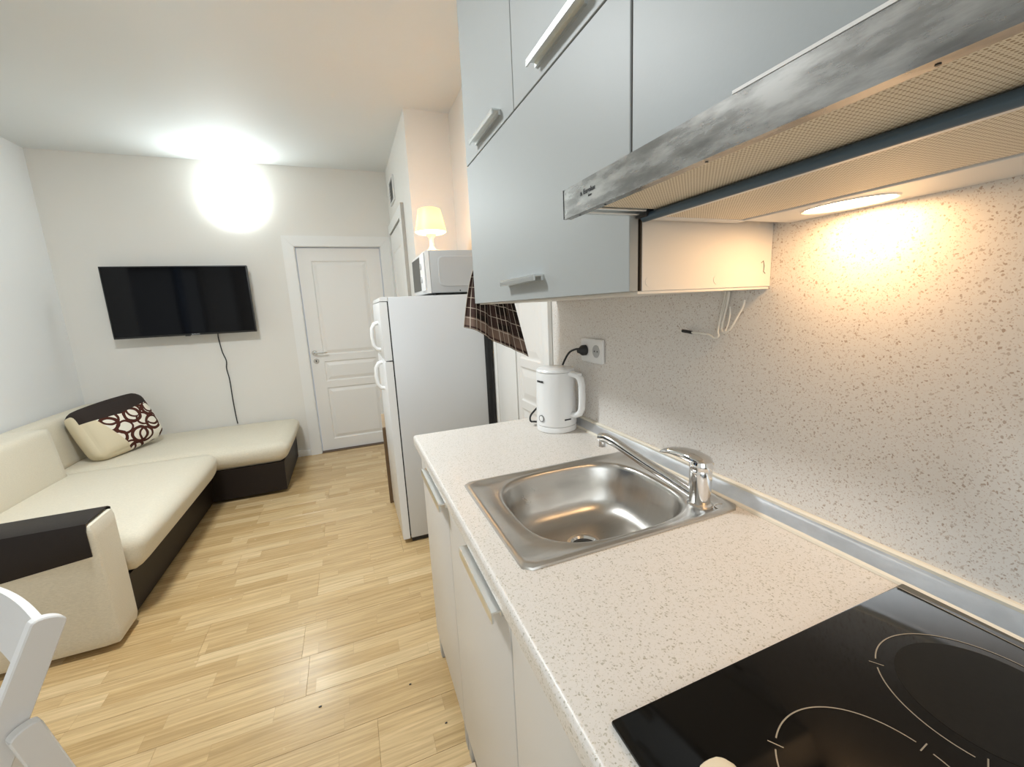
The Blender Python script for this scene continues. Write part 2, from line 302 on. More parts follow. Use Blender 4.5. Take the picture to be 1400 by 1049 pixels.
# ------------------------------------------------------------------ mesh helpers
class MB:
    def __init__(s): s.bm = bmesh.new()
    def box(s, a, b, bev=0.0, seg=2):
        lo = [min(a[i], b[i]) for i in range(3)]; hi = [max(a[i], b[i]) for i in range(3)]
        r = bmesh.ops.create_cube(s.bm, size=1.0)
        vs = r['verts']
        for v in vs:
            for i in range(3): v.co[i] = lo[i] if v.co[i] < 0 else hi[i]
        if bev:
            es = list({e for v in vs for e in v.link_edges})
            bmesh.ops.bevel(s.bm, geom=es, offset=bev, segments=seg, profile=.5, affect='EDGES')
        return s
    def obox(s, M4, hx, hy, hz, bev=0.0, seg=2):
        t = MB().box((-hx, -hy, -hz), (hx, hy, hz), bev, seg); s.merge(t, M4); return s
    def merge(s, other, M4=None):
        me = bpy.data.meshes.new('t'); other.bm.to_mesh(me); other.bm.free()
        if M4 is not None: me.transform(M4)
        s.bm.from_mesh(me); bpy.data.meshes.remove(me); return s
    def ring(s, pts): return [s.bm.verts.new(p) for p in pts]
    def loft(s, loops, closed=True, cap0=False, cap1=False):
        rs = [s.ring(l) for l in loops]
        n = len(rs[0])
        for a, b in zip(rs, rs[1:]):
            for i in range(n if closed else n - 1):
                j = (i + 1) % n
                s.bm.faces.new((a[i], a[j], b[j], b[i]))
        if cap0: s.bm.faces.new(list(reversed(rs[0])))
        if cap1: s.bm.faces.new(rs[-1])
        return s
    def lathe(s, prof, c=(0, 0, 0), axis='z', n=32, cap0=True, cap1=True, sx=1.0, sy=1.0):
        loops = []
        for r, h in prof:
            lp = []
            for i in range(n):
                a = 2 * PI * i / n; u, v = r * math.cos(a) * sx, r * math.sin(a) * sy
                p = {'z': (u, v, h), 'y': (u, h, v), 'x': (h, u, v)}[axis]
                lp.append((c[0] + p[0], c[1] + p[1], c[2] + p[2]))
            loops.append(lp)
        return s.loft(loops, True, cap0, cap1)
    def tube(s, path, rad, n=10, cap=True, flat=1.0, up=(0, 0, 1)):
        path = [Vector(p) for p in path]; loops = []
        N_ = len(path)
        if not isinstance(rad, (list, tuple)): rad = [rad] * N_
        prev = None
        for i, p in enumerate(path):
            t = (path[min(i + 1, N_ - 1)] - path[max(i - 1, 0)]).normalized()
            if prev is None:
                ref = Vector(up)
                if abs(t.dot(ref)) > .95: ref = Vector((1, 0, 0))
                a = (ref - t * ref.dot(t)).normalized()
            else: a = (prev - t * prev.dot(t)).normalized()
            prev = a; b = t.cross(a)
            loops.append([p + (a * math.cos(2 * PI * k / n) * flat + b * math.sin(2 * PI * k / n)) * rad[i] for k in range(n)])
        return s.loft(loops, True, cap, cap)
    def prism(s, poly, axis, h0, h1):
        def P(q, h): return {'x': (h, q[0], q[1]), 'y': (q[0], h, q[1]), 'z': (q[0], q[1], h)}[axis]
        return s.loft([[P(q, h0) for q in poly], [P(q, h1) for q in poly]], True, True, True)
    def rbox(s, lo, hi, r, n=10, puff=(0, 0, 0)):
        """soft box: rounded by radius r, faces bulged by puff"""
        c = [(lo[i] + hi[i]) / 2 for i in range(3)]; h = [(hi[i] - lo[i]) / 2 for i in range(3)]
        t = bmesh.new(); bmesh.ops.create_cube(t, size=2.0)
        bmesh.ops.subdivide_edges(t, edges=t.edges[:], cuts=n, use_grid_fill=True)
        for v in t.verts:
            u = [max(-1, min(1, v.co[i])) for i in range(3)]
            u = [math.sin(x * PI / 2) * .35 + x * .65 for x in u]
            p = [u[i] * h[i] for i in range(3)]
            q = [max(-(h[i] - min(r, h[i] * .98)), min(h[i] - min(r, h[i] * .98), p[i])) for i in range(3)]
            d = Vector([p[i] - q[i] for i in range(3)])
            if d.length > 1e-9: p = [q[i] + d.normalized()[i] * min(r, h[i] * .98) for i in range(3)]
            for i in range(3):
                j, k = (i + 1) % 3, (i + 2) % 3
                p[i] += puff[i] * u[i] * (1 - u[j] ** 2) * (1 - u[k] ** 2)
            v.co = Vector([c[i] + p[i] for i in range(3)])
        me = bpy.data.meshes.new('t'); t.to_mesh(me); t.free(); s.bm.from_mesh(me); bpy.data.meshes.remove(me)
        return s
    def build(s, name, mat, parent=None, base=(0, 0, 0), smooth=35, rot=None):
        bmesh.ops.remove_doubles(s.bm, verts=s.bm.verts[:], dist=1e-6)
        bmesh.ops.recalc_face_normals(s.bm, faces=s.bm.faces[:])
        me = bpy.data.meshes.new(name)
        s.bm.to_mesh(me); s.bm.free()
        if parent is not None:
            root = parent; off = Vector((0, 0, 0))
            while root is not None: off += root.location; root = root.parent
            me.transform(Matrix.Translation(-off))
        else: me.transform(Matrix.Translation(-Vector(base)))
        if smooth:
            for p in me.polygons: p.use_smooth = True
            me.set_sharp_from_angle(angle=math.radians(smooth))
        me.materials.append(MAT[mat])
        o = bpy.data.objects.new(name, me); COL.objects.link(o)
        if parent is not None: o.parent = parent
        else: o.location = base
        return o
def tag(o, label=None, cat=None, group=None, kind=None):
    if label: o['label'] = label
    if cat: o['category'] = cat
    if group: o['group'] = group
    if kind: o['kind'] = kind
    return o
def thing(name, label, cat, loc, group=None):
    o = bpy.data.objects.new(name, None); COL.objects.link(o); o.location = loc; o.empty_display_size = .05
    return tag(o, label, cat, group)
def sthing(name, loc, label=None):
    o = bpy.data.objects.new(name, None); COL.objects.link(o); o.location = loc; o.empty_display_size = .05
    return tag(o, label, None, None, 'structure')
def box(name, a, b, mat, parent=None, bev=0.0, seg=2, base=None):
    return MB().box(a, b, bev, seg).build(name, mat, parent, base or (0, 0, 0))
def struct(o): o['kind'] = 'structure'; return o
def text_part(name, body, size, M4, mat, parent, extrude=0.0003, shear=0.0):
    c = bpy.data.curves.new(name, 'FONT'); c.body = body; c.size = size; c.extrude = extrude; c.align_x = 'CENTER'; c.align_y = 'CENTER'; c.shear = shear
    t = bpy.data.objects.new(name + '_tmp', c); COL.objects.link(t)
    dg = bpy.context.evaluated_depsgraph_get(); dg.update()
    me = bpy.data.meshes.new_from_object(t.evaluated_get(dg))
    bpy.data.objects.remove(t); bpy.data.curves.remove(c)
    root = parent; off = Vector((0, 0, 0))
    while root is not None: off += root.location; root = root.parent
    me.transform(Matrix.Translation(-off) @ M4); me.materials.clear(); me.materials.append(MAT[mat]); me.name = name
    o = bpy.data.objects.new(name, me); COL.objects.link(o); o.parent = parent
    return o
def frame_mat(o, ex, ey, ez):
    m = Matrix.Identity(4)
    for i in range(3): m[i][0] = ex[i]; m[i][1] = ey[i]; m[i][2] = ez[i]; m[i][3] = o[i]
    return m
def rrect(cx, cy, hx, hy, n, k, z):
    """superellipse loop, k = exponent"""
    out = []
    for i in range(n):
        a = 2 * PI * (i + .5) / n; c, s_ = math.cos(a), math.sin(a)
        f = (abs(c) ** k + abs(s_) ** k) ** (-1 / k)
        out.append((cx + hx * c * f, cy + hy * s_ * f, z))
    return out

# ================================================================== STRUCTURE
fl = struct(box('floor', (XL - .1, YR - .1, -.06), (XW + .1, YF + .15, -.007), 'subfloor'))
PW = 0.190; PLEN = 1.285
def row_joint(k): return (-0.31 + .47 * (k % 3) - .13 * (k % 2)) if k != 0 else -.31
ystart = 1.826 - PW * 20
k = 0
joints = {19: -.31, 16: -.05}
y = ystart
while y < YF + .02:
    y1 = min(y + PW, YF + .05)
    xmax = XW if y1 < YCOL + .12 else XCOL + .02
    y0 = max(y, YR)
    xj = joints.get(k, -.31 + ((k * .43) % 1.285))
    x = xj - PLEN * 4
    while x < xmax:
        a, b_ = max(x, XL), min(x + PLEN, xmax)
        if b_ - a > .02 and y1 - y0 > .02:
            mb = MB(); mb.box((a + .0003, y0 + .0004, -.0075), (b_ - .0003, y1 - .0004, 0), .0005, 1)
            o = mb.build('plank', 'plank', None, ((a + b_) / 2, y0, 0), smooth=0)
            o.parent = fl
        x += PLEN
    y += PW; k += 1
struct(box('ceiling', (XL - .1, YR - .1, ZC), (XW + .1, YF + .15, ZC + .08), 'ceil'))
WL0, WL1, WZ0, WZ1 = .20, 2.80, .80, 2.35
mb = MB()
mb.box((XL - .1, YR - .1, -.05), (XL, WL0, ZC)); mb.box((XL - .1, WL1, -.05), (XL, YF + .15, ZC))
mb.box((XL - .1, WL0, -.05), (XL, WL1, WZ0)); mb.box((XL - .1, WL0, WZ1), (XL, WL1, ZC))
struct(mb.build('wall_left', 'wall_white'))
wn = sthing('window_2', (XL, 1.5, WZ0))
for a, b_ in (((WL0, WZ0), (WL0 + .06, WZ1)), ((WL1 - .06, WZ0), (WL1, WZ1)), ((WL0 + .06, WZ0), (WL1 - .06, WZ0 + .06)), ((WL0 + .06, WZ1 - .06), (WL1 - .06, WZ1)), ((1.10, WZ0 + .06), (1.36, WZ1 - .06))):
    box('frame', (XL - .08, a[0], a[1]), (XL - .03, b_[0], b_[1]), 'window_blue' if a[0] == 1.10 else 'plastic_white', wn, .004)
for a, b_ in ((WL0 + .06, 1.10), (1.36, WL1 - .06)):
    box('pane', (XL - .06, a, WZ0 + .06), (XL - .052, b_, WZ1 - .06), 'dusk_pane', wn)
# far wall with door opening
DX0, DX1, DZ = -.372, .388, 1.945
mb = MB()
mb.box((XL, YF, -.05), (DX0, YF + .12, ZC)); mb.box((DX1, YF, -.05), (XW + .1, YF + .12, ZC)); mb.box((DX0, YF, DZ), (DX1, YF + .12, ZC))
struct(mb.build('wall_far', 'wall'))
struct(box('wall_right', (XW, YR, -.05), (XW + .1, YF, ZC), 'wall'))
# boxed-out bathroom corner
struct(box('wall_partition', (XCOL, YCOL, -.05), (XW, YF, ZC), 'wall'))
# rear wall with a window opening
mb = MB()
mb.box((XL, YR - .1, -.05), (-1.75, YR, ZC)); mb.box((.25, YR - .1, -.05), (XW + .1, YR, ZC))
mb.box((-1.75, YR - .1, -.05), (.25, YR, .78)); mb.box((-1.75, YR - .1, 2.32), (.25, YR, ZC))
struct(mb.build('wall_rear', 'wall'))
wn = sthing('window_1', (-.75, YR, .78))
for a, b_ in (((-1.75, .78), (-1.68, 2.32)), ((.18, .78), (.25, 2.32)), ((-1.68, .78), (.18, .85)), ((-1.68, 2.25), (.18, 2.32)), ((-.79, .85), (-.71, 2.25))):
    box('frame', (a[0], YR - .07, a[1]), (b_[0], YR - .01, b_[1]), 'plastic_white', wn, .004)
for a, b_ in ((-1.68, -.79), (-.71, .18)):
    box('pane', (a, YR - .045, .85), (b_, YR - .04, 2.25), 'pane', wn)

# ---- moulded interior door leaf: rectangles drawn in (u, v) on a plane
def panel_leaf(parent, O, eu, ev, en, u0, u1, v0, v1, panels, thick, rec=.009):
    """leaf = stiles and rails around recessed openings, each filled by a bevelled raised panel"""
    def P(u, v, h): return O + eu * u + ev * v + en * h
    def slab(mb, a, b_, c, d, h0, h1):
        mb.loft([[P(a, c, h0), P(b_, c, h0), P(b_, d, h0), P(a, d, h0)], [P(a, c, h1), P(b_, c, h1), P(b_, d, h1), P(a, d, h1)]], True, True, True)
    mb = MB(); pu0, pu1 = panels[0][0], panels[0][1]
    slab(mb, u0, u1, v0, v1, -thick, -rec)
    slab(mb, u0, pu0, v0, v1, -rec, 0); slab(mb, pu1, u1, v0, v1, -rec, 0)
    zs = [v0] + [z for p in panels for z in (p[2], p[3])] + [v1]
    for k in range(0, len(zs), 2): slab(mb, pu0, pu1, zs[k], zs[k + 1], -rec, 0)
    lf = mb.build('leaf', 'door', parent, smooth=0)
    for a, b_, c, d in panels:
        mb = MB(); loops = []
        for ins, h in ((.0, -.0005), (.006, -rec * .75), (.010, -rec + .0003), (.016, -rec + .0003), (.040, -.0012), (.044, -.0005)):
            loops.append([P(a + ins, c + ins, h), P(b_ - ins, c + ins, h), P(b_ - ins, d - ins, h), P(a + ins, d - ins, h)])
        mb.loft(loops, True, False, True); mb.build('panel', 'door', parent, smooth=0)
    return lf
EX, EY, EZ = Vector((1, 0, 0)), Vector((0, 1, 0)), Vector((0, 0, 1))
# door_1 : white panelled door in the far wall
d1 = sthing('door_1', (0.0, YF, 0), 'white moulded interior door with a steel lever handle')
LY = YF + .030
panel_leaf(d1, Vector((0, LY, 0)), EX, EZ, -EY, -.3515, .3675, .012, 1.926, [(-.240, .240, .120, .632), (-.240, .240, .695, .888), (-.240, .240, .950, 1.812)], .04)
# jamb lining and casing
mb = MB(); mb.box((DX0, YF - .001, 0), (-.356, YF + .10, DZ)); box_j = mb.build('jamb', 'trim', d1)
mb = MB(); mb.box((.372, YF - .001, 0), (DX1, YF + .10, DZ)); mb.build('jamb', 'trim', d1)
mb = MB(); mb.box((-.356, YF - .001, 1.931), (.372, YF + .10, DZ)); mb.build('head_jamb', 'trim', d1)
def casing(x0, x1, x2, zt0, zt1, d):
    # mitred left piece : x0 outer, x1 inner
    mb = MB(); mb.prism([(x0, 0), (x1, 0), (x1, zt0), (x0, zt1)], 'y', YF - d, YF); return mb
CO, CI, CT0, CT1 = -.452, -.362, 1.935, 2.025
for pts in ([(CO, 0), (CI, 0), (CI, CT0), (CO, CT1)], [(CO + .0008, CT1), (CI + .0008, CT0), (.378, CT0), (.468, CT1)], [(.3788, 0), (.4688, 0), (.4688, CT1), (.3788, CT0)]):
    MB().prism(pts, 'y', YF - .016, YF - .0005).build('casing', 'trim', d1)
box('threshold_strip', (-.356, YF - .012, .0), (.372, YF + .05, .006), 'wood_brown', d1)
# lever handle
hz, hx = .976, -.309
hd = MB(); hd.lathe([(.024, LY - .009), (.024, LY)], (hx, 0, hz), 'y', 24); hd.tube([(hx, LY - .005, hz), (hx, LY - .045, hz), (hx + .012, LY - .055, hz), (hx + .11, LY - .055, hz + .002)], .0085, 10)
hd.build('lever_handle', 'chrome', d1)
ky = MB().lathe([(.024, LY - .008), (.024, LY)], (hx + .004, 0, hz - .078), 'y', 24).build('escutcheon', 'chrome', d1)
box('keyhole', (hx, LY - .0095, hz - .088), (hx + .008, LY - .0078, hz - .068), 'black', ky)
# baseboards
struct(box('baseboard_far', (XL, YF - .014, 0), (CO - .001, YF - .0005, .058), 'trim', None, .003))
struct(box('baseboard_partition', (XCOL - .012, YCOL, 0), (XCOL - .0005, 3.325, .058), 'trim', None, .003))
struct(box('baseboard_left', (XL + .0005, YR, 0), (XL + .014, YF - .015, .058), 'trim', None, .003))

# door_2 : door in the partition, seen edge-on
d2 = sthing('door_2', (XCOL, 3.8, 0), 'cream bathroom door with brown gasket seen edge-on')
for pts in ([(3.33, 0), (3.43, 0), (3.43, 2.03), (3.33, 2.11)], [(3.331, 2.111), (3.431, 2.031), (4.205, 2.031), (4.28, 2.111)], [(4.205, 0), (4.28, 0), (4.28, 2.11), (4.205, 2.03)]):
    MB().prism(pts, 'x', XCOL - .024, XCOL - .0005).build('casing', 'trim', d2)
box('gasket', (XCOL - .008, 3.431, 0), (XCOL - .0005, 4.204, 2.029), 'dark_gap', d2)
panel_leaf(d2, Vector((XCOL - .017, 0, 0)), EY, EZ, -EX, 3.442, 4.192, .01, 2.014, [(3.56, 4.07, .13, .63), (3.56, 4.07, .70, .88), (3.56, 4.07, .96, 1.85)], .0085, .006)
box('hinge', (XCOL - .026, 3.434, 1.90), (XCOL - .010, 3.446, 1.98), 'trim', d2, .003)
# dark hardwood edge on the casing
box('casing_edge', (XCOL - .0245, 3.322, 0), (XCOL - .0005, 3.3295, 2.115), 'casing_side', d2)

# door_3 : white door in the kitchen wall, between worktop end and fridge
d3 = sthing('door_3', (XW, 1.8, 0), 'white panelled door behind the kettle')
panel_leaf(d3, Vector((XW - .012, 0, 0)), EY, EZ, -EX, 1.605, 1.915, .01, 2.03, [(1.64, 1.875, .13, .82), (1.64, 1.875, .86, 1.03), (1.64, 1.875, 1.07, 1.90)], .0115, .005)
box('casing', (XW - .020, 1.540, 0), (XW - .0005, 1.600, 2.11), 'trim', d3, .003)
box('casing', (XW - .016, 1.925, 0), (XW - .0005, 2.200, 2.11), 'trim', d3, .003)
box('casing', (XW - .022, 2.202, 0), (XW - .0005, 2.240, 2.11), 'trim', d3, .003)
box('casing', (XW - .018, 1.601, 2.035), (XW - .0005, 1.924, 2.11), 'trim', d3, .003)
# speckled splashback panel on the kitchen wall
bs = tag(box('splashback_panel', (XW - .004, -1.1, CT), (XW - .0003, 1.522, 1.56), 'splash'), None, None, None, 'structure')

# ================================================================== KITCHEN
# ---- worktop
YE = 1.522; XC = .184; YN = -1.1
SX0, SX1, SY0, SY1 = .2385, .7541, .6024, 1.0123
wt = thing('worktop', 'cream speckled laminate worktop with the sink and hob', 'worktop', (.48, .2, .828))
mb = MB()
zb, r = CT - .038, .010
prof = [(.27, zb), (XC + .004, zb), (XC, zb + .004), (XC, CT - r)] + [(XC + r - r * math.cos(a), CT - r + r * math.sin(a)) for a in (PI / 8, PI / 4, 3 * PI / 8, PI / 2)] + [(.27, CT)]
mb.prism(prof, 'y', YN, YE)
mb.box((.27, YN, zb), (XW - .005, SY0 + .015, CT)); mb.box((.27, SY1 - .015, zb), (XW - .005, YE, CT))
mb.box((SX1 - .012, SY0 + .015, zb), (XW - .005, SY1 - .015, CT))
mb.build('slab', 'counter', wt)

# ---- sealing profile along the wall
rl = thing('sealing_profile', 'aluminium sealing strip between worktop and speckled wall panel', 'trim strip', (XW, .2, CT))
MB().prism([(.7605, CT + .0005), (.7605, CT + .006), (.7725, CT + .036), (XW - .0045, CT + .036), (XW - .0045, CT + .0005)], 'y', YN, YE - .004).build('profile', 'rail', rl, smooth=0)
MB().prism([(.7715, CT + .0345), (.7705, CT + .040), (.774, CT + .043), (XW - .0045, CT + .043), (XW - .0045, CT + .0365)], 'y', YN, YE - .004).build('top_lip', 'rail_edge', rl, smooth=0)
MB().prism([(.7555, CT + .0005), (.757, CT + .005), (.7612, CT + .008), (.7602, CT + .0005)], 'y', YN, YE - .004).build('bottom_lip', 'rail_edge', rl, smooth=0)

# ---- base cabinets
def alu_handle(parent, x, y0, y1, z, drop=.022, out=.024):
    """L-profile bar: thin top flange and a front lip"""
    mb = MB(); mb.box((x - out, y0, z - .004), (x, y1, z), .0006, 1); mb.box((x - out, y0, z - drop), (x - out + .004, y1, z - .004), .0006, 1)
    mb.box((x - .006, y0 + .002, z - .014), (x, y1 - .002, z - .004))
    return mb.build('handle', 'alu', parent)
def base_cab(label, y0, y1, hy0, hy1, side_far=False):
    t = thing('base_cabinet', label, 'cabinet', (.48, (y0 + y1) / 2, 0), 'base cabinets under the worktop')
    mb = MB()
    zt = CT - .0395
    mb.box((.238, y0 + .001, .105), (.765, y0 + .017, zt)); mb.box((.238, y1 - .017, .105), (.765, y1 - .001, zt))
    mb.box((.238, y0 + .017, .105), (.765, y1 - .017, .121)); mb.box((.757, y0 + .017, .121), (.765, y1 - .017, zt))
    mb.build('carcass', 'carcass', t, smooth=0)
    for ya, yb in ((y0 + .0005, y0 + .0175), (y1 - .0175, y1 - .0005)):
        box('gap_shade_backing', (.2355, ya, .106), (.2379, yb, zt), 'dark_gap', t)  # dark sheet on the carcass edge, gap shade put into its colour
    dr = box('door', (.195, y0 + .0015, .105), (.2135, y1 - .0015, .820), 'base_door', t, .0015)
    box('gap_shade_strip', (.199, y1 - .0012, .107), (.2354, y1 + .0008, .818), 'dark_gap', t)  # dark fill painting the shade between neighbouring doors
    alu_handle(dr, .1948, hy0, hy1, .838 - .018)
    for yy in (y0 + .025, y1 - .018):
        for xx in (.2165, .70):
            mb = MB().box((xx - .016, yy - .016, 0), (xx + .016, yy + .016, .1042), .002); mb.build('leg', 'plastic_grey', t)
    return t
base_cab('grey-white base cabinet at the worktop end next to the fridge', 1.0265, 1.440, 1.02, 1.295)
base_cab('grey-white base cabinet with long handle in front of the sink', .5665, 1.0245, .59, .807)
base_cab('grey-white base cabinet under the black hob', -.03, .5645, .06, .318)

# ---- sink
sk = thing('sink', 'square stainless steel inset sink with deep rounded basin', 'sink', (.496, .807, CT))
mb = MB(); n = 96; cx, cy = .496, .8073; ox, oy = (SX1 - SX0) / 2, (SY1 - SY0) / 2
bx, by = .496, .808
loops = [rrect(cx, cy, ox, oy, n, 40, CT + .0003), rrect(cx, cy, ox - .001, oy - .001, n, 40, CT + .0045), rrect(cx, cy, ox - .006, oy - .006, n, 30, CT + .0062),
         rrect(cx, cy, ox - .013, oy - .013, n, 24, CT + .0058), rrect(cx, cy, ox - .020, oy - .020, n, 20, CT + .0012)]
bas = [(.207, .188, 3.2, .0012), (.202, .184, 3.1, .0022), (.198, .180, 3.1, .001), (.194, .176, 3.1, -.004), (.190, .172, 3.1, -.014), (.183, .165, 3.1, -.060), (.174, .157, 3.1, -.100),
       (.160, .144, 3.0, -.124), (.138, .124, 2.9, -.138), (.100, .090, 2.6, -.146), (.060, .055, 2.2, -.149), (.036, .036, 2, -.150)]
for hx_, hy_, kk, dz in bas: loops.append(rrect(bx, by + .022 * max(0, (.150 - hy_) / .11), hx_, hy_, n, kk, CT + dz * .95))
by += .022 * (.150 - .036) / .11; DZ_ = .0075
mb.loft(loops, True, False, False)
mb.build('bowl', 'sink', sk, smooth=50)
bdx, bdy = bx, by
dn = MB().lathe([(.044, -.1485), (.043, -.1462), (.036, -.1468), (.031, -.152), (.030, -.160)], (bx, by, CT + DZ_), 'z', 32, False, False).build('drain_ring', 'chrome', sk)
MB().lathe([(.0, -.158), (.0305, -.158)], (bx, by, CT + DZ_), 'z', 32, False, False).build('drain_hole', 'black', sk)
# round punched mark beside the tap
MB().lathe([(.016, .0014), (.016, .0030), (.013, .0032), (.012, .0020)], (.722, .625, CT), 'z', 24, False, True).build('tap_hole_cover', 'sink', sk)

# ---- tap
tp = thing('mixer_tap', 'chrome single-lever mixer tap with long spout on the sink corner', 'tap', (.688, .655, CT + .0015))
tx, ty = .688, .655
MB().lathe([(.027, CT + .0015), (.027, CT + .007), (.0225, CT + .010), (.0225, CT + .03), (.0235, CT + .05), (.0235, CT + .082), (.0225, CT + .086)], (tx, ty, 0), 'z', 32).build('body', 'chrome', tp)
sp_path = [(tx - .004, ty + .012, CT + .022), (tx - .010, ty + .06, CT + .032), (tx - .025, ty + .14, CT + .050), (tx - .038, ty + .21, CT + .068), (tx - .046, ty + .255, CT + .080), (tx - .052, ty + .285, CT + .084), (tx - .058, ty + .305, CT + .081)]
MB().tube(sp_path, [.0135, .0135, .013, .0125, .013, .014, .0135], 14).build('spout', 'chrome', tp)
ax_, ay_ = tx - .056, ty + .300
MB().lathe([(.0125, CT + .080), (.0135, CT + .074), (.0135, CT + .058), (.0105, CT + .056)], (ax_, ay_, 0), 'z', 20).build('aerator', 'chrome', tp)
# cap and lever
MB().lathe([(.0235, CT + .0865), (.0245, CT + .092), (.0245, CT + .098), (.022, CT + .106), (.013, CT + .112), (.003, CT + .1135)], (tx, ty, 0), 'z', 32).build('cap', 'chrome', tp)
MB().tube([(tx + .004, ty - .018, CT + .098), (tx + .003, ty - .004, CT + .104), (tx, ty + .022, CT + .108), (tx - .004, ty + .050, CT + .109), (tx - .009, ty + .078, CT + .106), (tx - .013, ty + .098, CT + .100), (tx - .016, ty + .110, CT + .095)],
          [.016, .024, .0245, .0205, .0155, .0105, .003], 18, True, .55).build('lever', 'chrome', tp)

# ---- hob
hb = thing('ceramic_hob', 'black glass ceramic hob with printed ring zones', 'hob', (.49, .05, CT))
MB().box((.2206, -.26, CT + .0005), (.757, .3204, CT + .0065), .0025, 2).build('glass', 'hob', hb)
zt = CT + .0066
def ring(cx, cy, r, gaps, wd=.0007):
    mb = MB()
    segs = 120
    for i in range(segs):
        a0, a1 = 2 * PI * i / segs, 2 * PI * (i + 1) / segs
        am = math.degrees((a0 + a1) / 2)
        if any(abs((am - g + 180) % 360 - 180) < 4 for g in gaps): continue
        vs = [(cx + rr * math.cos(a), cy + rr * math.sin(a), zt + .0002) for a, rr in ((a0, r - wd), (a0, r + wd), (a1, r + wd), (a1, r - wd))]
        mb.bm.faces.new([mb.bm.verts.new(v) for v in vs])
    for g in gaps:
        a = math.radians(g); d = Vector((math.cos(a), math.sin(a), 0)); t_ = Vector((-d.y, d.x, 0)); c = Vector((cx, cy, zt + .0002)) + d * r
        mb.bm.faces.new([mb.bm.verts.new(c + d * p + t_ * q) for p, q in ((-.007, -.0006), (.007, -.0006), (.007, .0006), (-.007, .0006))])
    mb.build('ring_mark', 'ring_print', hb, smooth=0)
def zone(cx, cy, r):
    MB().lathe([(0, zt + .0001), (r, zt + .0001)], (cx, cy, 0), 'z', 64, False, False).build('cooking_zone', 'zone', hb, smooth=0)
ring(.405, .165, .082, (125, 5)); ring(.610, .172, .094, (125, 200)); zone(.613, .170, .080)
ring(.405, -.12, .105, (125, 5)); ring(.610, -.12, .08, (125, 200)); zone(.61, -.12, .070)
box('rear_print_line', (.739, -.25, zt), (.7402, .318, zt + .0003), 'ring_print', hb)

# ---- small soft cream thing lying on the hob
it = thing('sponge', 'small cream soft lump lying on the hob corner at the photo edge', 'sponge', (.28, .20, CT + .0067))
mb = MB().rbox((.258, .150, CT + .0068), (.296, .239, CT + .024), .0105, 6, (.003, .004, .004)); mb.build('pad', 'cream_cloth', it)
mb = MB().rbox((.238, .155, CT + .0068), (.266, .235, CT + .020), .0075, 6, (.002, .003, .003)); mb.build('fold', 'cream_cloth', it)

# ---- wall cabinets
XU = .446
def flat_door(parent, y0, y1, z0, z1, mat='silver_door'):
    return box('door', (XU, y0 + .0015, z0), (XU + .018, y1 - .0015, z1), mat, parent, .001, 1)
def carc(parent, y0, y1, z0, z1):
    box('carcass', (XU + .0265, y0, z0), (XW - .0045, y1, z1), 'carcass', parent, .0008, 1)
    box('gap_shade_backing', (XU + .0235, y0 + .001, z0 + .001), (XU + .0264, y1 - .001, z1 - .001), 'dark_gap', parent)  # dark sheet behind the whole door, paints the shade seen through its seams
wc = thing('wall_cabinet', 'light grey wall cabinet with wide flap door above the kettle', 'cabinet', (.62, 1.04, 1.337), 'light grey wall cabinets')
carc(wc, .590, 1.490, 1.3375, 1.799)
box('bottom_edge', (XU + .019, .592, 1.333), (XW - .006, 1.489, 1.3373), 'carcass', wc)
dr = flat_door(wc, .588, 1.491, 1.3375, 1.799); alu_handle(dr, XU, .913, 1.146, 1.394, .014, .026)
# pencil mark on the cabinet side
MB().tube([(.752, .5896, 1.382), (.757, .5896, 1.386), (.760, .5896, 1.376), (.759, .5896, 1.366), (.764, .5896, 1.362)], .0006, 6).build('pen_mark', 'print_black', wc)
for xx in (.487, .640):
    MB().lathe([(.008, .5893), (.008, .5899)], (xx, 0, 1.353), 'y', 16).build('cover_cap', 'carcass', wc)
uc = thing('top_cabinet', 'small grey top cabinet nearest the table lamp, short handle', 'cabinet', (.62, 1.27, 1.803), 'light grey wall cabinets')
carc(uc, 1.053, 1.490, 1.803, 2.50); dr = flat_door(uc, 1.0522, 1.491, 1.803, 2.50); alu_handle(dr, XU, 1.141, 1.367, 1.842, .014, .026)
uc = thing('top_cabinet', 'grey top cabinet left of the cooker hood, long handle', 'cabinet', (.62, .82, 1.803), 'light grey wall cabinets')
carc(uc, .590, 1.052, 1.803, 2.50); dr = flat_door(uc, .588, 1.0515, 1.803, 2.50); box('gap_shade_strip', (XU + .003, 1.0503, 1.804), (XU + .0225, 1.0534, 2.499), 'dark_gap', uc); alu_handle(dr, XU, .706, .915, 1.842, .014, .026)  # seam between the top doors filled dark in place of its shade
uc = thing('hood_cabinet', 'grey wall cabinet door directly above the steel cooker hood', 'cabinet', (.62, .28, 1.535), 'light grey wall cabinets')
carc(uc, -.02, .5860, 1.530, 2.50); flat_door(uc, -.02, .5855, 1.5000, 2.50)
box('gap_shade_strip', (XU + .003, .5843, 1.502), (XU + .0225, .5892, 2.499), 'dark_gap', uc)  # dark fill standing in for shade in the seam beside the hood door

# ---- cooker hood
hd = thing('cooker_hood', 'slim stainless steel pull-out cooker hood with lit lamp', 'cooker hood', (.6, .29, 1.45))
H0, H1 = -.01, .588
box('body', (XU + .022, H0, 1.4555), (XW - .0045, H1 - .012, 1.528), 'plastic_grey', hd)
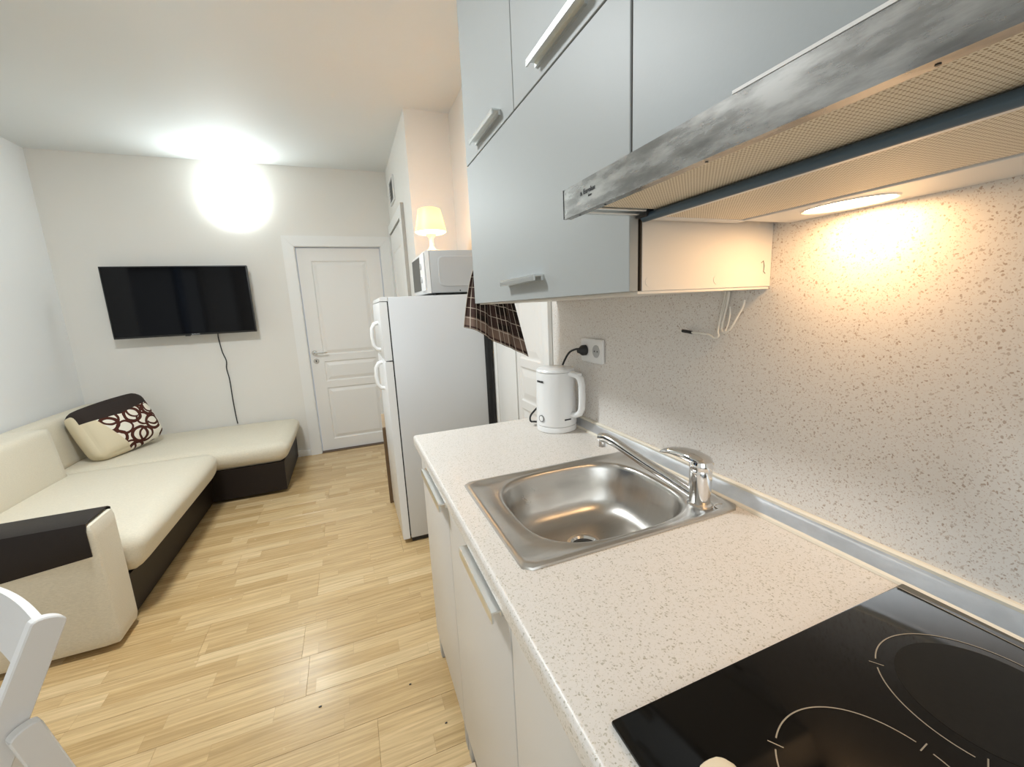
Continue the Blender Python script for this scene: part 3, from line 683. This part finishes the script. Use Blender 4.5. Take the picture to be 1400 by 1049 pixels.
# visor fascia
mb = MB(); mb.prism([(.3306, 1.4507), (.3306, 1.4928), (.3345, 1.4935), (.3345, 1.4550), (.343, 1.4550), (.343, 1.4507)], 'y', H0, H1 + .010)
fa = mb.build('fascia', 'hood_steel', hd, smooth=0)
box('fascia_end', (.3300, H1 + .0102, 1.4507), (.3355, H1 + .0115, 1.4930), 'black', fa)
for yy in (.16, .33, .50, .565):
    MB().lathe([(.0016, 1.4502), (.0016, 1.4506)], (.339, yy, 0), 'z', 10).build('screw', 'black', fa)
box('top_lip', (.3308, H0, 1.4937), (.3350, .297, 1.4965), 'plastic_white', fa)
box('visor_top', (.3346, H0, 1.489), (XU - .004, H1, 1.4925), 'hood_steel', hd)
# telescopic side rails
for zz, x0, x1, w_ in ((1.4560, .352, .470, .012), (1.4700, .345, .455, .010)):
    box('slide_rail', (x0, H1 - .004 - w_, zz), (x1, H1 - .004, zz + .006), 'alu', hd, .001, 1)
box('slide_rail', (.352, H1 - .034, 1.4580), (.452, H1 - .026, 1.4665), 'alu', hd, .001, 1)
box('rail_stop', (.452, H1 - .030, 1.4520), (.472, H1 - .004, 1.4680), 'black', hd, .002)
# visor filter, tube, main filter
box('visor_filter', (.3435, H0 + .01, 1.4600), (.4672, H1 - .040, 1.4625), 'filter', hd)
MB().tube([(.4640, H0 + .005, 1.4525), (.4640, H1 - .012, 1.4525)], .0066, 14).build('edge_bar', 'blue_black', hd)
box('filter_frame', (.474, H0 + .01, 1.4490), (.482, H1 - .020, 1.4555), 'plastic_white', hd)
box('main_filter', (.482, H0 + .01, 1.4515), (.655, H1 - .030, 1.4550), 'filter', hd)
box('filter_frame', (.474, H1 - .030, 1.4495), (.668, H1 - .012, 1.4560), 'plastic_white', hd, .001, 1)
box('filter_gap', (.655, H0 + .01, 1.4535), (.662, H1 - .030, 1.4552), 'black', hd)
lp = box('lamp_panel', (.662, H0 + .01, 1.4495), (XW - .0045, H1 - .0305, 1.4554), 'plastic_white', hd, .001, 1)
mb = MB().lathe([(.0, -.0032), (.35, -.0030), (.7, -.0024), (.92, -.0012), (1.0, .0)], (.7135, .425, 1.4494), 'z', 40, False, False, .036, .058); mb.build('lamp_lens', 'hood_bulb', hd)
MB().lathe([(1.0, -.0002), (1.08, -.0022), (1.12, .0)], (.7135, .425, 1.4494), 'z', 40, False, False, .036, .058).build('lens_ring', 'plastic_white', hd)
# lettering on the fascia (reads from the room, along -y)
Mt = frame_mat((.3302, .526, 1.4760), (0, -1, 0), (0, 0, 1), (-1, 0, 0))
text_part('lettering', 'Eurolux', .0095, Mt, 'print_black', fa, .0002)
Mt = frame_mat((.3302, .524, 1.4690), (0, -1, 0), (0, 0, 1), (-1, 0, 0))
text_part('small_lettering', 'inox', .0050, Mt, 'print_black', fa, .0002)
MB().prism([(.5500, 1.4730), (.5450, 1.4730), (.5475, 1.4780)], 'x', .3299, .3305).build('logo', 'print_black', fa, smooth=0)

# ---- wires under the cabinet
wr = thing('loose_wires', 'loose white electric wires hanging below the wall cabinet', 'wires', (.772, .68, 1.336))
def wire(name, pts, r, mat='wire_white', parent=wr):
    P = [Vector(p) for p in pts]; out = []
    for i in range(len(P) - 1):
        p0, p1, p2, p3 = P[max(i - 1, 0)], P[i], P[i + 1], P[min(i + 2, len(P) - 1)]
        for k in range(6):
            t = k / 6
            out.append(.5 * ((2 * p1) + (-p0 + p2) * t + (2 * p0 - 5 * p1 + 4 * p2 - p3) * t * t + (-p0 + 3 * p1 - 3 * p2 + p3) * t ** 3))
    out.append(P[-1])
    return MB().tube(out, r, 8).build(name, mat, parent)
wx = .770
wire('wire', [(wx, .675, 1.332), (wx, .680, 1.30), (wx, .690, 1.258), (wx - .003, .686, 1.247), (wx - .004, .676, 1.245), (wx - .003, .664, 1.254), (wx - .002, .648, 1.282), (wx, .640, 1.298), (wx, .637, 1.313)], .0023)
wire('wire', [(wx + .003, .680, 1.332), (wx + .002, .690, 1.290), (wx + .001, .697, 1.262)], .0020)
wire('wire', [(wx + .003, .686, 1.332), (wx + .003, .695, 1.290), (wx - .003, .697, 1.248), (wx - .004, .694, 1.236), (wx - .004, .706, 1.231), (wx - .004, .724, 1.238), (wx - .004, .760, 1.240), (wx - .004, .776, 1.241)], .0022)
wire('wire', [(wx - .005, .676, 1.248), (wx - .005, .670, 1.262), (wx - .005, .666, 1.285), (wx - .005, .667, 1.300)], .0017)
wire('taped_end', [(wx - .004, .772, 1.2405), (wx - .004, .785, 1.242), (wx - .004, .802, 1.2435)], .0040, 'black_rubber')

# ---- socket
so = thing('wall_socket', 'white double wall socket on speckled panel above the kettle', 'socket', (XW, 1.221, 1.12))
XS = XW - .0042
MB().rbox((XS - .014, 1.154, 1.118), (XS, 1.288, 1.2005), .006, 6).build('cover', 'plastic_white', so)
for yy in (1.188, 1.252):
    o = MB().lathe([(.0215, XS - .0148), (.0215, XS - .0135), (.0185, XS - .0132), (.0175, XS - .0142)], (0, yy, 1.160), 'x', 28).build('outlet', 'plastic_grey' if yy < 1.2 else 'plastic_white', so)
    for dz in (-.009, .009):
        MB().lathe([(.0026, XS - .0155), (.0026, XS - .0141)], (0, yy + dz, 1.160), 'x', 10).build('pin_hole', 'black', o)

# ---- kettle
KX, KY = .688, 1.338
kt = thing('electric_kettle', 'white electric kettle standing at the worktop end', 'kettle', (KX, KY, CT + .0005))
z0 = CT + .0005
MB().lathe([(.071, z0), (.0735, z0 + .003), (.0735, z0 + .018), (.072, z0 + .021)], (KX, KY, 0), 'z', 48).build('power_base', 'kettle_white', kt)
bd = MB().lathe([(.0715, z0 + .022), (.0738, z0 + .025), (.0735, z0 + .06), (.0715, z0 + .14), (.0700, z0 + .205), (.0690, z0 + .2165)], (KX, KY, 0), 'z', 48).build('body', 'kettle_white', kt)
MB().lathe([(.0695, z0 + .2180), (.0700, z0 + .2215), (.066, z0 + .2275), (.045, z0 + .2320), (.015, z0 + .2335)], (KX, KY, 0), 'z', 48).build('lid', 'kettle_white', kt)
hd_ = Vector((.40, -.917, 0))
def kp(r, z): return Vector((KX, KY, 0)) + hd_ * r + Vector((0, 0, z0 + z))
MB().tube([kp(.055, .208), kp(.078, .211), kp(.098, .208), kp(.112, .196), kp(.117, .175), kp(.117, .120), kp(.115, .090), kp(.106, .072), kp(.090, .064), kp(.060, .060)],
          [.014, .014, .015, .0155, .015, .0145, .0145, .0145, .0135, .013], 14, True, .75).build('handle', 'kettle_white', kt)
MB().rbox(tuple(kp(.103, .207) - Vector((.010, .010, .004))), tuple(kp(.103, .207) + Vector((.010, .010, .010))), .004, 4).build('lid_button', 'kettle_white', kt)
vd = Vector((-KX, -KY, 0)).normalized(); vr = Vector((-vd.y, vd.x, 0))
def kside(ang, z, r=.0742):
    a = math.radians(ang); n_ = vd * math.cos(a) + vr * math.sin(a)
    t_ = Vector((-n_.y, n_.x, 0))
    return Vector((KX, KY, z0 + z)) + n_ * r, t_, n_
# ring shaped knob, switch flap, lettering on the body (angles measured from the view direction)
def patch(name, ang, z, w_, h_, mat, parent, th=.0012, r=.0742):
    c, t_, n_ = kside(ang, z, r)
    return MB().obox(frame_mat(c, t_, (0, 0, 1), n_), w_ / 2, h_ / 2, th, .0003, 1).build(name, mat, parent)
c, t_, n_ = kside(-46, .052, .0742)
lo = []
for rr, hh in ((.0125, -.002), (.0125, .0020), (.0100, .0020), (.0100, .0)):
    lo.append([c + t_ * rr * math.cos(2 * PI * i / 28) + Vector((0, 0, 1)) * rr * math.sin(2 * PI * i / 28) + n_ * hh for i in range(28)])
MB().loft(lo).build('knob_ring', 'print_grey', bd)
c2, t2, n2 = kside(-46, .052, .0748)
lo = [[c2 + t2 * rr * math.cos(2 * PI * i / 28) + Vector((0, 0, 1)) * rr * math.sin(2 * PI * i / 28) + n2 * hh for i in range(28)] for rr, hh in ((.0098, -.002), (.0098, .0014), (.007, .0022))]
MB().loft(lo, True, False, True).build('knob', 'kettle_white', bd)
patch('switch_slot', 33, .049, .026, .0048, 'print_black', bd, .0015)
patch('switch_flap', 34, .041, .020, .012, 'kettle_white', bd, .002)
c, t_, n_ = kside(-50, .186, .0712)
text_part('lettering', 'FINLUX', .0100, frame_mat(c, t_, (0, 0, 1), n_), 'print_black', bd, .0012)
# cord and plug in the socket
wire('cord', [(KX - .02, KY + .074, z0 + .008), (KX - .050, KY + .090, z0 + .010), (KX - .074, KY + .072, z0 + .020), (KX - .075, KY + .070, z0 + .040), (KX - .050, KY + .085, z0 + .056), (KX + .01, KY + .095, z0 + .10), (KX + .045, KY + .06, z0 + .19), (KX + .045, KY + .01, z0 + .25), (KX + .044, KY - .03, 1.150), (KX + .052, KY - .066, 1.164), (KX + .062, KY - .082, 1.162)], .0036, 'black_rubber', kt)
MB().lathe([(.008, XS - .046), (.010, XS - .040), (.013, XS - .036), (.0175, XS - .030), (.0185, XS - .026), (.0185, XS - .0160)], (0, 1.252, 1.160), 'x', 24).build('plug', 'black_rubber', kt)

# ---- towel hanging at the cabinet end
tw = thing('kitchen_towel', 'dark brown plaid kitchen towel hanging under the cabinet end', 'towel', (.53, 1.52, 1.36))
NU, NV = 44, 30
bm = bmesh.new(); uvl = bm.loops.layers.uv.new('UVMap'); grid = []
for j in range(NV + 1):
    v = j / NV; row = []
    for i in range(NU + 1):
        u = i / NU
        # left edge hangs straight, right corner drawn downwards
        xl_, xr_ = .462 - .052 * v ** .6, .585 + .072 * v
        zt_ = 1.47
        zl, zr = 1.252, 1.120
        x = xl_ + (xr_ - xl_) * u
        z = zt_ + ((zl + (zr - zl) * u ** 1.1) - zt_) * v + .004 * math.sin(u * 9) * v
        yy = 1.520 + (.016 * math.sin(u * 15 + v * 2.0) + .008 * math.sin(u * 31 + 1)) * (.45 + .55 * v)
        row.append(bm.verts.new((x, yy, z)))
    grid.append(row)
for j in range(NV):
    for i in range(NU):
        f = bm.faces.new((grid[j][i], grid[j][i + 1], grid[j + 1][i + 1], grid[j + 1][i]))
        for lp_, (a, b_) in zip(f.loops, ((i, j), (i + 1, j), (i + 1, j + 1), (i, j + 1))): lp_[uvl].uv = (a / NU, b_ / NV)
me = bpy.data.meshes.new('cloth'); bm.to_mesh(me); bm.free(); me.transform(Matrix.Translation(-tw.location)); me.materials.append(MAT['plaid'])
for p_ in me.polygons: p_.use_smooth = True
o = bpy.data.objects.new('cloth', me); COL.objects.link(o); o.parent = tw
sm = o.modifiers.new('thickness', 'SOLIDIFY'); sm.thickness = .002
MB().tube([(.50, 1.4915, 1.475), (.50, 1.515, 1.470), (.50, 1.530, 1.474), (.50, 1.536, 1.484)], .0025, 8).build('hook', 'chrome', tw)

# ================================================================== FRIDGE GROUP
FY0, FY1, FZ = 2.284, 2.835, 1.4006
fr = thing('refrigerator', 'white two-door fridge freezer standing beside the wall corner', 'refrigerator', (.45, 2.56, 0))
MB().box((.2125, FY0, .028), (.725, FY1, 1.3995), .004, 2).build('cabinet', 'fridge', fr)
tpn = MB().prism([(.170, 1.378), (.172, 1.396), (.180, 1.4006), (.2110, 1.4006), (.2110, 1.378)], 'y', FY0, FY1).build('top_trim', 'fridge_door', fr)
fd = []
for z0_, z1_ in ((1.0675, 1.3745), (.028, 1.0615)):
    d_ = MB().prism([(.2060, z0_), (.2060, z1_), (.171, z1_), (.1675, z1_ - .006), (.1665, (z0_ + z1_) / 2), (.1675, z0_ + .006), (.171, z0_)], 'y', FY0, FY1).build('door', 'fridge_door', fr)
    fd.append(d_)
box('door_seal', (.2061, FY0 + .007, .04), (.2124, FY1 - .007, 1.377), 'black_rubber', fr)
box('hinge_block', (.192, FY0 - .001, 1.0618), (.2112, FY0 + .03, 1.0672), 'black', fr)
hy = 2.50
for d_, (za, zb_) in zip(fd, ((1.11, 1.265), (.885, 1.040))):
    MB().tube([(.169, hy, zb_), (.146, hy, zb_ - .006), (.130, hy, zb_ - .03), (.126, hy, (za + zb_) / 2), (.130, hy, za + .03), (.146, hy, za + .006), (.169, hy, za)], [.011, .012, .0105, .010, .0105, .012, .011], 12).build('handle', 'plastic_white', d_)
box('condenser_back', (.7265, FY0 + .012, .06), (.772, FY1 - .012, 1.28), 'black', fr, .003)
box('plinth', (.218, FY0 + .006, .006), (.71, FY1 - .006, .0275), 'black', fr)
for xx in (.24, .69):
    for yy in (FY0 + .04, FY1 - .04): MB().lathe([(.018, 0), (.018, .0058)], (xx, yy, 0), 'z', 16).build('foot', 'black', fr)

# ---- microwave on the fridge
mw = thing('microwave_oven', 'silver-grey microwave oven standing on top of the fridge', 'microwave', (.6, 2.52, 1.401))
Y0, Y1, Z0, Z1, X0 = 2.312, 2.752, 1.413, 1.640, .428
MB().box((X0 + .022, Y0, Z0), (.770, Y1, Z1), .006, 2).build('housing', 'plastic_grey', mw)
mb = MB(); mb.prism([(X0 + .0215, Z0), (X0 + .0215, Z1 - .002), (X0 + .006, Z1 - .003), (X0, Z1 - .010), (X0, Z0 + .008), (X0 + .005, Z0)], 'y', Y0, Y1); fp = mb.build('front_panel', 'plastic_white', mw)
# raised side panel outline
mb = MB(); lo = []
for hx_, hz_, yy in ((.120, .082, Y0 - .0002), (.1165, .0785, Y0 - .0028), (.112, .074, Y0 - .0028)):
    lo.append([(.615 + p[0], yy, 1.527 + p[1]) for p in [(q[0], q[1]) for q in rrect(0, 0, hx_, hz_, 48, 9, 0)]])
mb.loft(lo, True, False, True).build('pressed_side_panel', 'plastic_grey', mw)
box('door_glass', (X0 - .0045, Y0 + .150, Z0 + .022), (X0 - .0005, Y1 - .012, Z1 - .020), 'glass_dark', fp, .001, 1)
MB().rbox((X0 - .010, Y0 + .012, Z0 + .014), (X0 - .0008, Y0 + .128, Z1 - .012), .004, 5, (.004, 0, 0)).build('control_panel', 'plastic_white', fp)
for zz in (Z0 + .145, Z0 + .075):
    MB().lathe([(.016, X0 - .018), (.018, X0 - .013)], (0, Y0 + .070, zz), 'x', 24).build('knob', 'plastic_grey', fp)
MB().lathe([(.0035, Y0 - .0035), (.0035, Y0 - .0002)], (.610, 0, 1.4225), 'y', 12).build('screw', 'black', mw)
for xx in (.475, .740):
    for yy in (Y0 + .04, Y1 - .04): MB().lathe([(.014, 1.4012), (.014, 1.4128)], (xx, yy, 0), 'z', 16).build('foot', 'black', mw)

# ---- table lamp on the microwave
TX, TY = .503, 2.47
tl = thing('table_lamp', 'small lit table lamp with yellow shade on the microwave', 'lamp', (TX, TY, 1.6405))
MB().lathe([(.062, 1.6405), (.062, 1.645), (.045, 1.652), (.022, 1.664), (.013, 1.680), (.0115, 1.705), (.014, 1.725), (.024, 1.738), (.036, 1.744)], (TX, TY, 0), 'z', 36).build('foot', 'plastic_white', tl)
_bd = bpy.data.lights.new('bulb', 'POINT'); _bd.energy = 2.1; _bd.color = (1.0, .58, .22); _bd.shadow_soft_size = .028
_bo = bpy.data.objects.new('bulb', _bd); COL.objects.link(_bo); _bo.parent = tl; _bo.location = (0, 0, .165)
MB().lathe([(.088, 1.758), (.062, 1.878), (.050, 1.883), (.0, 1.884)], (TX, TY, 0), 'z', 40, False, False).build('shade', 'shade', tl)
MB().lathe([(.0, 1.742), (.040, 1.744), (.075, 1.750), (.087, 1.7575)], (TX, TY, 0), 'z', 40, False, False).build('diffuser', 'shade_under', tl)

# ---- board standing between fridge and wall corner
bo = thing('wooden_board', 'narrow dark brown wooden board standing beside the fridge', 'board', (.30, 2.88, 0))
MB().box((.147, 2.862, .0005), (.470, 2.884, .548), .002, 1).build('panel', 'wood_brown', bo)
cb_ = thing('cardboard_sheet', 'pale cardboard sheet behind the brown board at the fridge', 'cardboard', (.30, 2.9, 0))
MB().box((.150, 2.892, .0005), (.46, 2.900, .640), .001, 1).build('sheet', 'pale_wood', cb_)

# ---- pale wood piece on the floor under the cabinets
pw = thing('wood_offcut', 'pale wood piece with a dark knot on the floor by cabinets', 'wood', (.20, .93, 0))
MB().box((.150, .925, .0005), (.208, .985, .018), .002, 1).build('block', 'pale_wood', pw)
MB().lathe([(.006, .0181), (.0, .0183)], (.186, .962, 0), 'z', 16, False, False, 1.3, .8).build('knot', 'black', pw)
for cx_, cy_, s_, lb in ((-.23, 1.38, .005, 'larger dark crumb in the middle of the open floor'), (.069, 1.34, .004, 'tiny dark crumb on the floor near the far cabinet leg'), (.157, 1.147, .004, 'tiny dark crumb on the floor right beside the base cabinet door')):
    o = MB().rbox((cx_ - s_, cy_ - s_ * .5, .0002), (cx_ + s_, cy_ + s_ * .5, s_ * .7), s_ * .3, 2).build('crumb', 'black', None, (cx_, cy_, 0))
    tag(o, lb, 'crumb', 'crumbs on the floor')

# ================================================================== FAR WALL
LX, LZ, LR = -.758, 2.322, .218
wl = thing('wall_lamp', 'round lit white lamp high on the far wall', 'lamp', (LX, YF, LZ))
MB().lathe([(LR * .90, YF - .0005), (LR * .90, YF - .016), (LR * .88, YF - .0178)], (LX, 0, LZ), 'y', 56).build('mount_ring', 'plastic_white', wl)
prof = [(LR * math.cos(a), YF - .018 - .075 * math.sin(a)) for a in [PI / 2 * i / 10 for i in range(10)]] + [(.002, YF - .093)]
MB().lathe(prof, (LX, 0, LZ), 'y', 56, False, True).build('glass_dome', 'lamp_glass', wl)

# ---- lamp on the ceiling in the middle of the room (its light falls on floor, sofa and hood)
CLX, CLY = -.72, 1.85
cl = thing('ceiling_lamp', 'round lit lamp on the ceiling in the middle of the room', 'lamp', (CLX, CLY, ZC))
MB().lathe([(.19, ZC - .0005), (.19, ZC - .030), (.178, ZC - .032)], (CLX, CLY, 0), 'z', 48).build('mount_ring', 'plastic_white', cl)
MB().lathe([(.176, ZC - .030)] + [(.176 * math.cos(a), ZC - .030 - .022 * math.sin(a)) for a in [PI / 2 * i / 8 for i in range(1, 8)]] + [(.002, ZC - .052)], (CLX, CLY, 0), 'z', 48, False, True).build('glass_dome', 'ceiling_glass', cl)

# ---- television
TY0 = 4.150
tv = thing('television', 'black flat-screen television hanging on the far wall', 'television', (-1.211, 4.2, 1.21))
TX0, TX1, TZ0, TZ1 = -1.696, -.726, 1.2106, 1.7617
MB().box((TX0, TY0 + .004, TZ0), (TX1, TY0 + .045, TZ1), .003, 2).build('casing', 'black', tv)
MB().box((TX0 + .008, TY0 + .0025, TZ0 + .014), (TX1 - .008, TY0 + .0042, TZ1 - .008), 0).build('screen', 'screen', tv)
MB().box((-1.40, TY0 + .045, 1.34), (-1.02, TY0 + .075, 1.64), .006).build('back_bulge', 'black', tv)
MB().box((-1.33, TY0 + .075, 1.42), (-1.09, YF - .001, 1.60), .004).build('wall_bracket', 'black', tv)
MB().box((-1.235, TY0 + .002, TZ0 - .006), (-1.20, TY0 + .02, TZ0 + .001), .002).build('sensor_tab', 'black', tv)
text_part('logo', 'SAMSUNG', .0125, frame_mat((-1.162, TY0 + .0024, TZ0 + .0075), (1, 0, 0), (0, 0, 1), (0, -1, 0)), 'alu', tv, .0006)
wire('power_cord', [(-1.03, 4.21, 1.32), (-1.035, 4.262, 1.22), (-1.040, 4.274, 1.17), (-1.030, 4.276, 1.05), (-1.012, 4.276, .97), (-1.020, 4.276, .90), (-1.012, 4.276, .80), (-1.014, 4.276, .62), (-1.012, 4.276, .47), (-1.008, 4.274, .40)], .0042, 'black_rubber', tv)

# ---- vent above the bathroom door
vt = thing('wall_vent', 'small grey and white square vent cover above the bathroom door', 'vent', (XCOL, 3.88, 2.2))
VX = XCOL - .0005
for a, b_ in (((3.74, 2.235), (3.755, 2.43)), ((3.985, 2.235), (4.0, 2.43)), ((3.755, 2.235), (3.985, 2.25)), ((3.755, 2.415), (3.985, 2.43))):
    box('frame', (VX - .014, a[0], a[1]), (VX, b_[0], b_[1]), 'plastic_white', vt, .002, 1)
box('back_plate', (VX - .004, 3.755, 2.25), (VX, 3.985, 2.415), 'vent_grey', vt)
for i in range(6):
    zz = 2.262 + i * .0265
    MB().prism([(VX - .005, zz + .016), (VX - .012, zz), (VX - .013, zz + .002), (VX - .006, zz + .018)], 'y', 3.756, 3.984).build('slat', 'vent_grey', vt, smooth=0)

# ================================================================== SOFA
sf = thing('corner_sofa', 'cream fabric corner sofa with dark brown base along the walls', 'sofa', (-1.4, 3.2, 0))
SZ = .415
# dark base
MB().prism([(-1.98, .025), (-1.985, .225), (-1.025, .225), (-1.040, .025)], 'y', 2.20, 3.43).build('base', 'leather', sf)
MB().prism([(-1.975, .025), (-1.985, .245), (-.555, .245), (-.562, .025)], 'y', 3.432, 4.24).build('chaise_base', 'leather', sf)
for xx, yy in ((-1.9, 2.3), (-1.9, 4.1), (-.64, 3.56), (-.64, 4.15), (-1.12, 2.3)):
    MB().lathe([(.025, 0), (.025, .0248)], (xx, yy, 0), 'z', 16).build('foot', 'black', sf)
# seat cushions
def cushion(name, lo, hi, r, n, puff, lean=None):
    mb = MB().rbox(lo, hi, r, n, puff)
    if lean:
        for v in mb.bm.verts: lean(v)
    return mb.build(name, 'fabric', sf, smooth=60)
def seat_lean(v):
    # front edge rounds over and the lower lip runs back to the base
    t = max(0.0, min(1.0, (SZ - v.co.z) / .2))
    if v.co.x > -1.2: v.co.x -= .045 * t ** 1.6 * (v.co.x + 1.2) / .25
cushion('seat_cushion', (-1.95, 2.195, .215), (-.935, 3.385, SZ), .075, 16, (.006, .004, .020), seat_lean)
def ch_lean(v):
    t = max(0.0, min(1.0, (SZ - v.co.z) / .17))
    if v.co.x > -.75: v.co.x -= .050 * t * (v.co.x + .75) / .25
    if v.co.y < 3.6: v.co.y += .035 * t ** 1.5 * (3.6 - v.co.y) / .2
cushion('chaise_cushion', (-1.95, 3.392, .238), (-.485, 4.262, SZ - .015), .075, 16, (.006, .006, .016), ch_lean)
# backs
def back_lean(v):
    t = (v.co.z - .40) / .32
    v.co.x -= .03 * t
cushion('back_cushion', (-1.970, 2.195, .40), (-1.70, 3.285, .735), .024, 12, (.012, .006, .006), back_lean)
cushion('back_cushion', (-1.970, 3.295, .395), (-1.83, 4.262, .720), .024, 12, (.010, .006, .006), back_lean)
# arm rest with dark wrap
ar = MB().rbox((-1.99, 2.007, .022), (-1.015, 2.188, .560), .020, 12, (.004, .004, .004))
ar = ar.build('armrest', 'fabric', sf, smooth=50)
mb = MB()
AX0, AX1 = -1.985, -1.032
lo = [(2.0025, .430), (2.0005, .540), (2.012, .5655), (2.030, .5685), (2.175, .5685), (2.1935, .558), (2.1955, .50)]
loops = []
for x, dz in ((AX0, -.13), (-1.5, -.06), (AX1, 0.0)):
    loops.append([(x, q[0], q[1] + (dz if q[1] < .45 else 0)) for q in lo])
inn = [[(p[0], p[1] + (.004 if p[1] < 2.1 else -.004), p[2] - (.004 if p[2] > .5 else 0)) for p in l_] for l_ in loops]
mb.loft([l_ for l_ in loops], False); mb.loft(inn, False)
for a, b_ in ((loops[0], inn[0]), (loops[-1], inn[-1])): mb.loft([a, b_], False)
mb.loft([[l_[0] for l_ in loops], [l_[0] for l_ in inn]], False); mb.loft([[l_[-1] for l_ in loops], [l_[-1] for l_ in inn]], False)
mb.build('leather_wrap', 'leather', ar, smooth=40)

# ---- throw pillow
pl = thing('throw_pillow', 'cream throw pillow with brown ring print and dark top', 'pillow', (-1.625, 3.76, .605))
mb = MB().rbox((-.230, -.080, -.185), (.230, .080, .185), .060, 14, (.015, .040, .012))
o = mb.build('cover', 'pillow', None, (0, 0, 0), smooth=60)
PU = Vector((.50, .80, .12)).normalized()          # along the pillow
PV = Vector((-.30, .12, .95)); PV = (PV - PU * PV.dot(PU)).normalized()
PN = PV.cross(PU) * -1                             # away from the camera
o.parent = pl; o.matrix_local = frame_mat((0, 0, 0), PU, PU.cross(PV) * -1 if False else PV.cross(PU), PV) if PV.cross(PU).dot(Vector((0, 1, 0))) > 0 else frame_mat((0, 0, 0), PU, -PV.cross(PU), PV)

# ================================================================== FOLDING CHAIR
fc = thing('folding_chair', 'white wooden folding chair in front of the sofa armrest', 'chair', (-.75, .85, 0))
d_ = Vector((math.cos(math.radians(225)), math.sin(math.radians(225)), 0)); wv = Vector((-d_.y, d_.x, 0))   # d: front, wv: towards the camera side
T = Vector((-.598, .990, .77)); UPZ = Vector((0, 0, 1))
def board(name, a, b_, width_dir, hw, ht, parent=fc, bev=.004):
    """flat board from a to b: hw half width along width_dir, ht half thickness"""
    ax = (b_ - a); ln = ax.length; ax.normalize()
    wd = (width_dir - ax * width_dir.dot(ax)).normalized(); tn = ax.cross(wd)
    mb = MB(); n_ = 8
    pts = [(-ln / 2, -hw), (ln / 2, -hw), (ln / 2, hw), (-ln / 2, hw)]
    arc = [(-ln / 2 - hw * .45 * math.sin(t), hw * math.cos(t)) for t in [PI * i / n_ for i in range(n_ + 1)]]
    poly = [(ln / 2, -hw), (ln / 2, hw)] + arc
    mb.prism(poly, 'z', -ht, ht)
    es = mb.bm.edges[:]
    bmesh.ops.bevel(mb.bm, geom=es, offset=.0025, segments=1, affect='EDGES')
    mid = (a + b_) / 2
    t2_ = MB(); t2_.merge(mb, frame_mat(mid, ax, wd, tn))
    return t2_.build(name, 'chair_white', parent, smooth=30)
CW = .40
for s_ in (0, 1):
    off = -wv * CW * s_
    foot = T + d_ * .52 * .77 - UPZ * .768
    board('back_post', T + off, foot + off, d_, .026, .011)
    P0 = T + d_ * .52 * .170 - UPZ * .165 + wv * (.026 if s_ == 0 else -.026) + off
    board('rear_leg', P0 - d_ * .02, P0 - d_ * .12 - UPZ * (P0.z - .004), d_, .022, .011)
# curved top slat with an oval hole
mb = MB(); n_ = 20; loops = []
for i in range(n_ + 1):
    t = i / n_; c = T - wv * (.012 + (CW - .024) * t) - d_ * (.014 * math.sin(PI * t)) 
    arch = .004 * math.sin(PI * t)
    dz0, dz1 = -.10 + d_.length * 0, -.012
    lo_ = c + d_ * .040 + UPZ * (-.085 - arch * .0); hi_ = c + d_ * .004 + UPZ * (-.004 + arch)
    nn = (d_ * 1.0 + UPZ * .45).normalized() * .008
    loops.append([lo_ - nn, hi_ - nn, hi_ + nn, lo_ + nn])
mb.loft(loops, True, True, True); sl = mb.build('top_slat', 'chair_white', fc, smooth=40)
c = T - wv * .080 - d_ * .010 + UPZ * (-.048) + d_ * .022
nn = (d_ * 1.0 + UPZ * .45).normalized(); e2 = nn.cross(wv).normalized()
lo = [[c - nn * .0086 + (wv * .010 * math.cos(2 * PI * i / 20) + e2 * .013 * math.sin(2 * PI * i / 20)) * k + nn * (-.0006 * 1) for i in range(20)] for k in (.2, 1.0)]
MB().loft(lo, True, True, False).build('hand_hole', 'vent_grey', sl)
for k in range(5):
    c = T + d_ * (.27 + .062 * k) - UPZ * .325
    a = c - wv * .02; b_ = c - wv * (CW - .02)
    board('seat_slat', a, b_, d_, .025, .008)
board('cross_bar', T + d_ * .30 - UPZ * .60, T + d_ * .30 - UPZ * .60 - wv * CW, UPZ, .015, .010)
